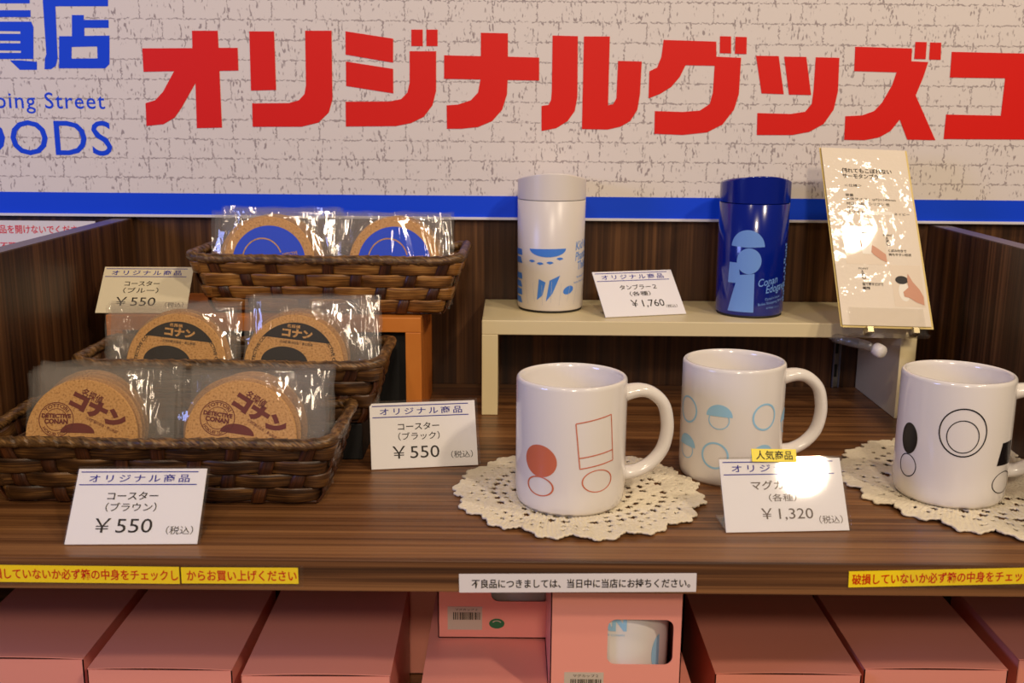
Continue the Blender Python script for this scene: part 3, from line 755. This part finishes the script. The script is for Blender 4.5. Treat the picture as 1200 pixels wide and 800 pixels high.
hand2 = [(.735, .815), (.80, .790), (.80, .745), (.815, .715), (.86, .760), (.925, .800), (.96, .840), (.955, .885), (.87, .870), (.81, .850), (.74, .840)]
for hd in (hand1, hand2):
    bb = MB(); bb.poly([(X(u), Z(v)) for u, v in hd]); b.add([(x, -.0009, z) for x, y, z in bb.v], bb.f, 3)
for v0, v1 in ((.535, .57),): rect(b, X(.318), Z(v1), X(.333), Z(v0), -.0009, 3)
o = b.obj('printed_photos', [M_photo, M_photo_w, M_dark, M_skin], t, xf); o['label'] = 'two small printed photos of a hand holding a tumbler'

t = thing('sign_clip', 'clear plastic clip with white knob at right end of riser', 'clip', (.3478, .9480, .0975), yaw)
b = MB(); b.box(-.036, .036, -.0032, -.0016, -.009, .017, .0005); b.box(-.039, .041, .0030, .0046, -.010, .012, .0005)
b.box(-.038, .040, -.003, .0046, -.0105, -.0085, .0004)
b.poly([(-.012, -.010), (.016, -.010), (.010, -.0185), (-.004, -.0185)], .0015)
b.obj('jaw', M_acrylic, t, xf)
for x in (-.018, .026):
    b = MB(); b.box(x-.0034, x+.0034, -.0046, .0056, -.0085, -.0015, .0008); b.obj('spring', M_chrome, t, xf)
b = MB(); pr = [(0, .0060), (.0045, .0058), (.0062, .004), (.0065, .0), (.0062, -.004), (.0045, -.0055), (.002, -.0058), (0, -.003)]
b.lathe(pr, 32)
b.obj('knob', M_knob, t, Matrix.Translation((-.003, .006, -.0245)) @ Matrix.Rotation(rad(100), 4, 'X') @ Matrix.Rotation(rad(14), 4, 'Y'))
b = MB(); b.tube([(-.003, .006, -.0245), (-.012, .014, -.021), (-.022, .022, -.0195), (-.030, .029, -.0185), (-.0345, .036, -.0178)], [.004, .0045, .005, .0045, .005], 12)
b.box(-.040, -.028, .0335, .062, -.0190, -.0176, .0003)
b.obj('arm', M_frost, t)

# ------------------------------------------------------------------ stand and baskets
t = thing('wooden_stand', 'orange wood frame stand with black inside under the highest basket', 'stand', (-.227, 1.0, 0))
b = MB()
b.box(-.372, -.0835, .935, 1.060, .0900, .1040, .0008); part('top', b, M_orange, t)
for x0, x1 in ((-.372, -.3575), (-.098, -.0835)):
    b = MB(); b.box(x0, x1, .935, 1.060, .0002, .0900, .0006); part('leg', b, M_orange, t)
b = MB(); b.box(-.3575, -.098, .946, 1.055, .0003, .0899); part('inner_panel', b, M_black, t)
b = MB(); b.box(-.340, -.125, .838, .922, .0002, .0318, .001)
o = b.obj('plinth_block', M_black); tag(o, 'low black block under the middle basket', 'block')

def perim(a, bb, rc, n):
    """rounded rectangle, list of (x, y, nx, ny, s)"""
    segs = []; L = [2*(a-rc), PI/2*rc, 2*(bb-rc), PI/2*rc]*2; tot = sum(L[:4])*2; out = []
    cs = [((-(a-rc), -bb), (1, 0), None), None]
    for i in range(n):
        s = tot*i/n; q = s; k = 0
        while q > L[k] and k < 7: q -= L[k]; k += 1
        if k == 0: p = (-(a-rc)+q, -bb, 0, -1)
        elif k == 2: p = (a, -(bb-rc)+q, 1, 0)
        elif k == 4: p = ((a-rc)-q, bb, 0, 1)
        elif k == 6: p = (-a, (bb-rc)-q, -1, 0)
        else:
            c = {1: (a-rc, -(bb-rc), -PI/2), 3: (a-rc, bb-rc, 0), 5: (-(a-rc), bb-rc, PI/2), 7: (-(a-rc), -(bb-rc), PI)}[k]
            an = c[2]+q/rc; p = (c[0]+rc*math.cos(an), c[1]+rc*math.sin(an), math.cos(an), math.sin(an))
        out.append(p+(s,))
    return out, tot
def basket(label, loc, yaw, Wt, Dt, Wb, Db, H, seed, mat):
    rnd = random.Random(seed)
    t = thing('woven_basket', label, 'basket', loc, rad(yaw), 'woven baskets of coasters')
    b = MB(); rows = 4; hr = (H-.005)/rows; N = 360
    nst = 26
    for r in range(rows):
        zc = .003+hr*(r+.5); zz = zc/H
        a, d = (Wb+(Wt-Wb)*zz)/2, (Db+(Dt-Db)*zz)/2
        P, tot = perim(a, d, .008, N)
        vs = []; uvs = []; fs = []; prof = [(-.5, 0), (-.36, .0011), (-.12, .0007), (.12, .0012), (.36, .0010), (.5, 0)]
        K = len(prof)*2
        for i, (x, y, nx, ny, s) in enumerate(P):
            u = s/tot*nst
            off = .0019*math.sin(PI*u+PI*r+.2)
            wv = 1+.10*noise.noise(Vector((s*60, r*3.3, seed)))
            for side in (1, -1):
                for hz, th in (prof if side > 0 else prof[::-1]):
                    o = off+side*(.0005+th*.8); sl = (Wt-Wb)/2/H*hz*hr*.9
                    zq = zc+hz*hr*1.04*wv
                    vs.append((x+nx*(o+sl), y+ny*(o+sl), max(.0012, zq))); uvs.append((s+r*3.7+seed, hz*hr+r*.37))
        for i in range(N):
            j = (i+1) % N
            for k in range(K):
                l = (k+1) % K; fs.append([i*K+k, j*K+k, j*K+l, i*K+l])
        b.add(vs, fs, 0, True, uvs)
    # upright stakes
    for k in range(nst):
        vs = []; uvs = []; fs = []; wd = .0052
        for q in range(13):
            zz = q/12*.98+.01; z = .001+zz*(H-.003)
            a, d = (Wb+(Wt-Wb)*zz)/2, (Db+(Dt-Db)*zz)/2
            P, tot = perim(a, d, .008, nst*8)
            x, y, nx, ny, s = P[(k*8+4+int(nst*8*(-.2/PI)/nst*0)) % (nst*8)]
            rr = min(rows-1, max(0, (z-.003)/hr)); off = -.0021*math.sin(PI*(k+.5)+.2+PI*(rr-.5))
            tx, ty = -ny, nx
            for sgn, th in ((-1, .0003), (-.5, .0011), (0, .0008), (.5, .0011), (1, .0003), (1, -.0006), (-1, -.0006)):
                vs.append((x+tx*wd*sgn+nx*(off+th), y+ty*wd*sgn+ny*(off+th), z)); uvs.append((z+k*.7, sgn*wd+k*.11))
        for q in range(12):
            for c in range(7):
                l = (c+1) % 7; fs.append([q*7+c, q*7+l, q*7+7+l, q*7+7+c])
        b.add(vs, fs, 1, True, uvs)
    b.obj('weave', [mat, M_stake], t)
    b = MB(); b.box(-Wb/2+.001, Wb/2-.001, -Db/2+.001, Db/2-.001, .0004, .0028, .0008); b.obj('base', M_stake, t)
    # rope-wrapped rim
    NP = 760; P, tot = perim(Wt/2, Dt/2, .010, NP); b = MB(); vs = []; uvs = []; fs = []; n = 14
    for i, (x, y, nx, ny, s) in enumerate(P):
        sag = .0012*noise.noise(Vector((s*14, seed, 0))); r0 = .0043+.0007*noise.noise(Vector((s*40, 2, seed)))
        lift = .0025*max(0, abs(x)/(Wt/2)-.85)/.15
        for k in range(n):
            an = 2*PI*k/n; ph = (s+.004*noise.noise(Vector((s*45, seed, 5))))/.0105*2*PI+an
            saw = (ph/(2*PI))%1.0
            rr = r0*(.92+.20*saw**1.5+.10*noise.noise(Vector((s*160, an*1.3, seed))))
            vs.append((x+nx*rr*math.cos(an), y+ny*rr*math.cos(an), H+sag+lift+rr*math.sin(an))); uvs.append((an*.03+s*.3, s*.55+an*.0030))
    for i in range(NP):
        j = (i+1) % NP
        for k in range(n):
            l = (k+1) % n; fs.append([i*n+k, j*n+k, j*n+l, i*n+l])
    b.add(vs, fs, 0, True, uvs); b.obj('rim', M_rim, t)
    return t
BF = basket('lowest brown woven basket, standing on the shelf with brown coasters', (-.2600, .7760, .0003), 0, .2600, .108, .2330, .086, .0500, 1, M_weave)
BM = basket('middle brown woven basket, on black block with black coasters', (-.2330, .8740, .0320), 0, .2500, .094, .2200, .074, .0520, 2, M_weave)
BT = basket('highest brown woven basket, on orange stand with blue coasters', (-.1700, .9890, .1042), -1.0, .2480, .104, .2120, .082, .0520, 3, M_weave_lit)

# ------------------------------------------------------------------ coasters in cellophane bags
CR = .0424
def coaster_bag(label, kind, loc, yaw, lean, roll, shift, seed, front, group=None, bw=.112, bh=.100):
    t = thing('coaster', label, 'coaster', loc, yaw, group)
    t.rotation_euler = (-lean, 0, yaw)
    b = MB(); b.lathe([(0, 0), (CR-.0006, 0), (CR, .0006), (CR, .0028), (CR-.0006, .0034), (0, .0034)], 64, smooth=False)
    xf = Matrix.Translation((shift, .0017, CR+.0006)) @ Matrix.Rotation(PI/2, 4, 'X')
    cd = b.obj('cork_disc', M_cork, t, xf)
    if front:
        b = MB(); mats = None; y = -.00195
        if kind == 'brown':
            put_text(b, '名探偵', .0073-.0085, .0300-.0034, .0073+.0085, .0300+.0034, y, 0, .022, rot=rad(-24))
            put_text(b, 'コナン', .0120-.0225, .0192-.0068, .0120+.0225, .0192+.0068, y, 0, .085, rot=rad(-24))
            put_text(b, '北栄町観光協会・青山剛昌', .0150-.0130, .0086-.0012, .0150+.0130, .0086+.0012, y, 0, 0, rot=rad(-24))
            disc(b, -.0194, .0116, .0133, .0133, y, inner=.955); disc(b, -.0194, .0116, .0085, .0085, y, inner=.95)
            put_text(b, 'TOTTORI', -.0294, .0116-.0014, -.0094, .0116+.0014, y, 0, .02, arc=.0108)
            put_text(b, 'DETECTIVE', -.0305, .0128, -.0083, .0162, y-.0001, 0, .05); put_text(b, 'CONAN', -.0284, .0084, -.0104, .0122, y-.0001, 0, .05)
            put_text(b, 'HOKUEI TOWN', -.0304, .0116-.0012, -.0084, .0116+.0012, y, 0, .02, arc=-.0110)
            disc(b, -.0030, .0020, .0130, .0075, y, a0=0, a1=PI)
            mats = M_brown_ink
        elif kind == 'black':
            r = .0358; a = math.asin(.0212/r)
            pts = [(r*math.cos(q), r*math.sin(q)) for q in [a+(PI-2*a)*i/40 for i in range(41)]]
            bb = MB(); bb.poly(pts); b.add([(x, y, z) for x, q, z in bb.v], bb.f, 0)
            put_text(b, '名探偵', -.0095, .0308, .0020, .0338, y-.0002, 1, .03); put_text(b, 'コナン', -.0130, .0228, .0130, .0302, y-.0002, 1, .06)
            put_text(b, '北栄町観光協会・青山剛昌', -.0140, .0172, .0140, .0196, y, 0, .0)
            disc(b, -.0080, .0010, .0200, .0135, y, a0=0, a1=PI)
            put_text(b, 'DETECTIVE CONAN', -.0185, .0-.0014, .0185, .0014, y, 0, .02, arc=.0345, rot=rad(68))
            put_text(b, 'DETECTIVE CONAN', -.0185, .0-.0014, .0185, .0014, y, 0, .02, arc=.0345, rot=rad(-68))
            mats = [M_coast_blk, M_cork]
        else:
            disc(b, 0, 0, .0340, .0340, y, n=64)
            disc(b, -.006, .002, .0190, .0210, y-.0002, 1, inner=.94, a0=.3, a1=PI-.2)
            put_text(b, 'DETECTIVE', .0130, .0050, .0270, .0078, y-.0002, 1, .02, rot=.1); put_text(b, 'CONAN', .0130, .0008, .0270, .0044, y-.0002, 1, .04, rot=.1)
            mats = [M_coast_blue, M_cork]
        b.obj('print', mats, cd, Matrix.Translation((shift, 0, CR+.0006)) @ Matrix.Rotation(roll, 4, 'Y'))
    # bag: front and back film, wrinkled, open flap at the top
    n = 30; b = MB(); rnd = random.Random(seed)
    for side in (-1, 1):
        vs = []; fs = []
        for i in range(n+1):
            for k in range(n+1):
                u, v = i/n-.5, k/n
                x = u*bw; z = .0004+v*bh
                d = math.hypot(x-shift, z-CR-.0006)
                base = .0024 if d < CR else .0024*max(0, 1-(d-CR)/.022)
                edge = min(1, (0.5-abs(u))*9)*min(1, v*12)
                wr = .0022*noise.noise(Vector((x*34, z*16, seed+side*3)))+.0009*noise.noise(Vector((x*120+z*40, z*26, seed+7+side)))
                wr += .0018*max(0, abs(u)-.25)*4*noise.noise(Vector((x*130, z*9, seed+31+side)))
                amp = min(1, max(.06, (d-CR)/.006))
                yy = side*(.0004+base*max(edge, .1))+wr*amp*(.5+.5*edge)
                if d < CR+.001: yy = max(yy, .0022) if side > 0 else min(yy, -.0023)
                if side < 0 and v > .97: yy -= .001
                xe = x+.0016*noise.noise(Vector((z*60, seed, u*4)))*(abs(u) > .45)
                ze = z+(.0022*noise.noise(Vector((x*55, seed+2, side)))-.001 if v > .96 else 0)
                vs.append((xe, yy, ze+(.002 if side > 0 and v > .96 else 0)))
        for i in range(n):
            for k in range(n):
                p = i*(n+1)+k; q = [p, p+n+1, p+n+2, p+1]; fs.append(q if side < 0 else q[::-1])
        b.add(vs, fs, 0, True)
    o = b.obj('cellophane_bag', M_bag, t); o['label'] = 'clear cellophane bag'
    return t
kinds = {'brown': ('lowest', BF), 'black': ('middle', BM), 'blue': ('highest', BT)}
def stack(kind, side, xbag, shift, y0, z0, count, step, lean, seed, roll, tilt=0, bh=.100):
    nm = kinds[kind][0]; rnd = random.Random(seed)
    for k in range(count):
        if k == 0:
            lab = f'{kind}-printed cork coaster in clear bag, frontmost in {side} stack of {nm} basket'; g = f'{kind} coasters in the {nm} basket'
        else:
            lab = f'bagged cork coaster behind the frontmost one, {side} stack of {nm} basket'; g = f'bagged coasters behind the {side} front one in the {nm} basket'
        dx = 0 if k == 0 else (rnd.random()-.5)*.012
        coaster_bag(lab, kind, (xbag+dx, y0+k*step, z0), rad((rnd.random()-.5)*2), rad(lean), rad(roll), shift, seed*10+k, k < 2, g, bh=bh+(0 if k == 0 else (rnd.random()*.0035)))
stack('brown', 'left', -.3115, -.0140, .7455, .0034, 5, .0078, 15, 11, 1, bh=.0905)
stack('brown', 'right', -.1975, -.0075, .7455, .0034, 5, .0078, 15, 12, 8, bh=.0895)
stack('black', 'left', -.2900, .0055, .8490, .0352, 4, .0080, 14, 13, 6, bh=.0905)
stack('black', 'right', -.1720, -.0130, .8490, .0352, 5, .0080, 14, 14, 6, bh=.0955)
stack('blue', 'left', -.2230, -.0050, .9600, .1074, 5, .0078, 13, 15, -4, bh=.0885)
stack('blue', 'right', -.1145, .0035, .9600, .1074, 4, .0078, 13, 16, 3, bh=.0872)

# ------------------------------------------------------------------ pink cartons on the lower board
def carton(label, x0, x1, y0, y1, z0, z1, window=None, stickers=None, yaw=0, group=None):
    cx, cy = (x0+x1)/2, (y0+y1)/2
    t = thing('carton', label, 'box', (cx, cy, z0), rad(yaw), group)
    w, d, h = (x1-x0)/2, (y1-y0)/2, z1-z0
    th = .0008; b = MB()
    b.box(-w, w, d-th, d, 0, h-.0012); b.box(-w, -w+th, -d, d, 0, h-.0012); b.box(w-th, w, -d, d, 0, h-.0012); b.box(-w, w, -d, d, 0, th)
    if window:
        u0, u1, v0, v1 = window; rc = .006
        hole = []
        for cxx, czz, a0 in ((u1-rc, v1-rc, 0), (u0+rc, v1-rc, PI/2), (u0+rc, v0+rc, PI), (u1-rc, v0+rc, 1.5*PI)):
            for i in range(7): hole.append((cxx+rc*math.cos(a0+PI/2*i/6), czz+rc*math.sin(a0+PI/2*i/6)))
        m = MB(); m.poly([(-w, 0), (w, 0), (w, h-.0012), (-w, h-.0012)], th, 0, [hole])
        b.add([(x, y-d+th, z) for x, y, z in m.v], m.f)
    else: b.box(-w, w, -d, -d+th, 0, h-.0012)
    body = b.obj('body', M_pink, t)
    # lid: top panel, slightly bowed, with a tucked front flap
    n = 12; vs = []; fs = []; b = MB()
    for i in range(n+1):
        for k in range(n+1):
            u, v = i/n*2-1, k/n*2-1
            bow = .0012*(1-u*u)*(1 if v < 0 else 1-v*v*.6)
            vs.append((u*w, v*(d-.0002), h-.0006+bow+.0003)); 
    m = len(vs)
    vs += [(x, y, z-.0006) for x, y, z in vs]
    for i in range(n):
        for k in range(n):
            p = i*(n+1)+k; fs.append([p, p+n+1, p+n+2, p+1]); fs.append([m+p, m+p+1, m+p+n+2, m+p+n+1])
    for i in range(n):
        a = i*(n+1); fs.append([a, m+a, m+a+n+1, a+n+1]); a = i*(n+1)+n; fs.append([a, a+n+1, m+a+n+1, m+a])
        a = i; fs.append([a, a+1, m+a+1, m+a]); a = n*(n+1)+i; fs.append([a, m+a, m+a+1, a+1])
    b.add(vs, fs, 0, False); b.obj('lid', M_pink, t)
    if stickers: stickers(body, w, d, h)
    return t
def barcode(b, x0, z0, x1, z1, y):
    b.box(x0, x1, y-.0002, y, z0, z1, 0, 0); rnd = random.Random(5); W_ = x1-x0; H_ = z1-z0
    x = x0+W_*.16
    while x < x1-W_*.08:
        w = W_*(.010+.022*rnd.random()); rect(b, x, z0+H_*.44, x+w, z0+H_*.76, y-.0004, 1); x += w+W_*(.012+.02*rnd.random())
    put_text(b, 'マグカップ２', x0+W_*.22, z0+H_*.83, x0+W_*.86, z0+H_*.93, y-.0004, 1)
g = 'pink cartons on the lower shelf'
zt, zb = -.118, -.2148
carton('pink closed carton at far left of the lower shelf', -.428, -.3215, .717, .855, zb, zt, group=g)
carton('pink closed carton second from the left on lower shelf', -.3120, -.2050, .701, .845, zb, zt+.001, group=g)
carton('pink closed carton third from the left on lower shelf', -.1975, -.0880, .696, .845, zb, zt, group=g, yaw=.6)
carton('pink closed carton beneath the carton with barcode and green sticker', -.0635, .0280, .655, .85, zb, zt, group=g)
def st_u(t, w, d, h):
    b = MB(); barcode(b, -w+.0075, .0070, -w+.0345, .0265, -d); b.obj('barcode_label', [M_label, M_ink], t)
    b = MB(); disc(b, -w+.0460, .0125, .0060, .0042, -d-.0004); disc(b, -w+.0460, .0130, .0036, .0022, -d-.0006, 1, inner=.75, a0=.3, a1=PI-.3); b.obj('round_sticker', [M_green, M_label], t)
carton('pink window carton with barcode and green oval sticker, under white strip', -.0560, .0390, .752, .872, zt+.0012, -.026, window=(-.0060, .0400, .0310, .0780), stickers=st_u, group=g)
def st_m(t, w, d, h):
    b = MB(); barcode(b, -w+.0100, -.001+.0035, -w+.0375, .0275-.0035, -d); b.obj('barcode_label', [M_label, M_ink], t)
carton('pink window carton showing a mug with blue lettering', .0285, .1195, .662, .790, zt+.0012-.0015, -.0305, window=(-.0060, .0395, .0300, .0640), stickers=st_m, group=g)
carton('pink closed carton under the carton whose mug shows blue lettering', .0300, .1330, .664, .80, zb, zt-.0008, group=g)
carton('pink closed carton right of the carton whose mug shows blue lettering', .1530, .2615, .704, .842, zb, zt, group=g)
carton('pink closed carton second from the right on lower shelf', .2660, .3735, .711, .845, zb, zt+.001, group=g)
carton('pink closed carton at far right of the lower shelf', .3880, .4950, .722, .850, zb, zt+.003, group=g, yaw=-1)
carton('pink carton in shadow in the gap left of the barcode carton', -.0990, -.0640, .868, .955, zb, -.030, group=g)

def boxed_mug(label, loc, txt):
    t = thing('mug', label, 'mug', loc)
    R, H, w = .0395, .075, .004
    b = MB(); b.lathe([(0, .002), (R*.9, 0), (R*.97, .002), (R, .008), (R, H-.002), (R-.002, H), (R-w, H-.002), (R-w, .008), (0, .006)], 64)
    b.obj('body', M_ceramic, t)
    if txt:
        b = MB(); put_text(b, 'CONAN', -.0480, .0520, .0045, .0655, 0, 0, .05, wrap=R+.0003)
        put_text(b, 'DETECTIVE', -.040, .0660, .0250, .0715, 0, 0, .03, wrap=R+.0003)
        put_text(b, 'DETECTIVE CONAN', -.0200, .0485, .0030, .0500, wrap=R+.0003)
        b.obj('lettering', M_print_sky, t)
        b = MB(); disc(b, .0330, .030, .0080, .0140, wrap=R+.0003, a0=PI*.5, a1=PI*1.5); b.obj('print', M_print_sky, t)
boxed_mug('white mug with blue lettering inside the pink window carton', (.0770, .7050, zt+.0012-.0003), True)
boxed_mug('plain white mug inside the barcode carton under white strip', (.0020, .8000, zt+.0022), False)
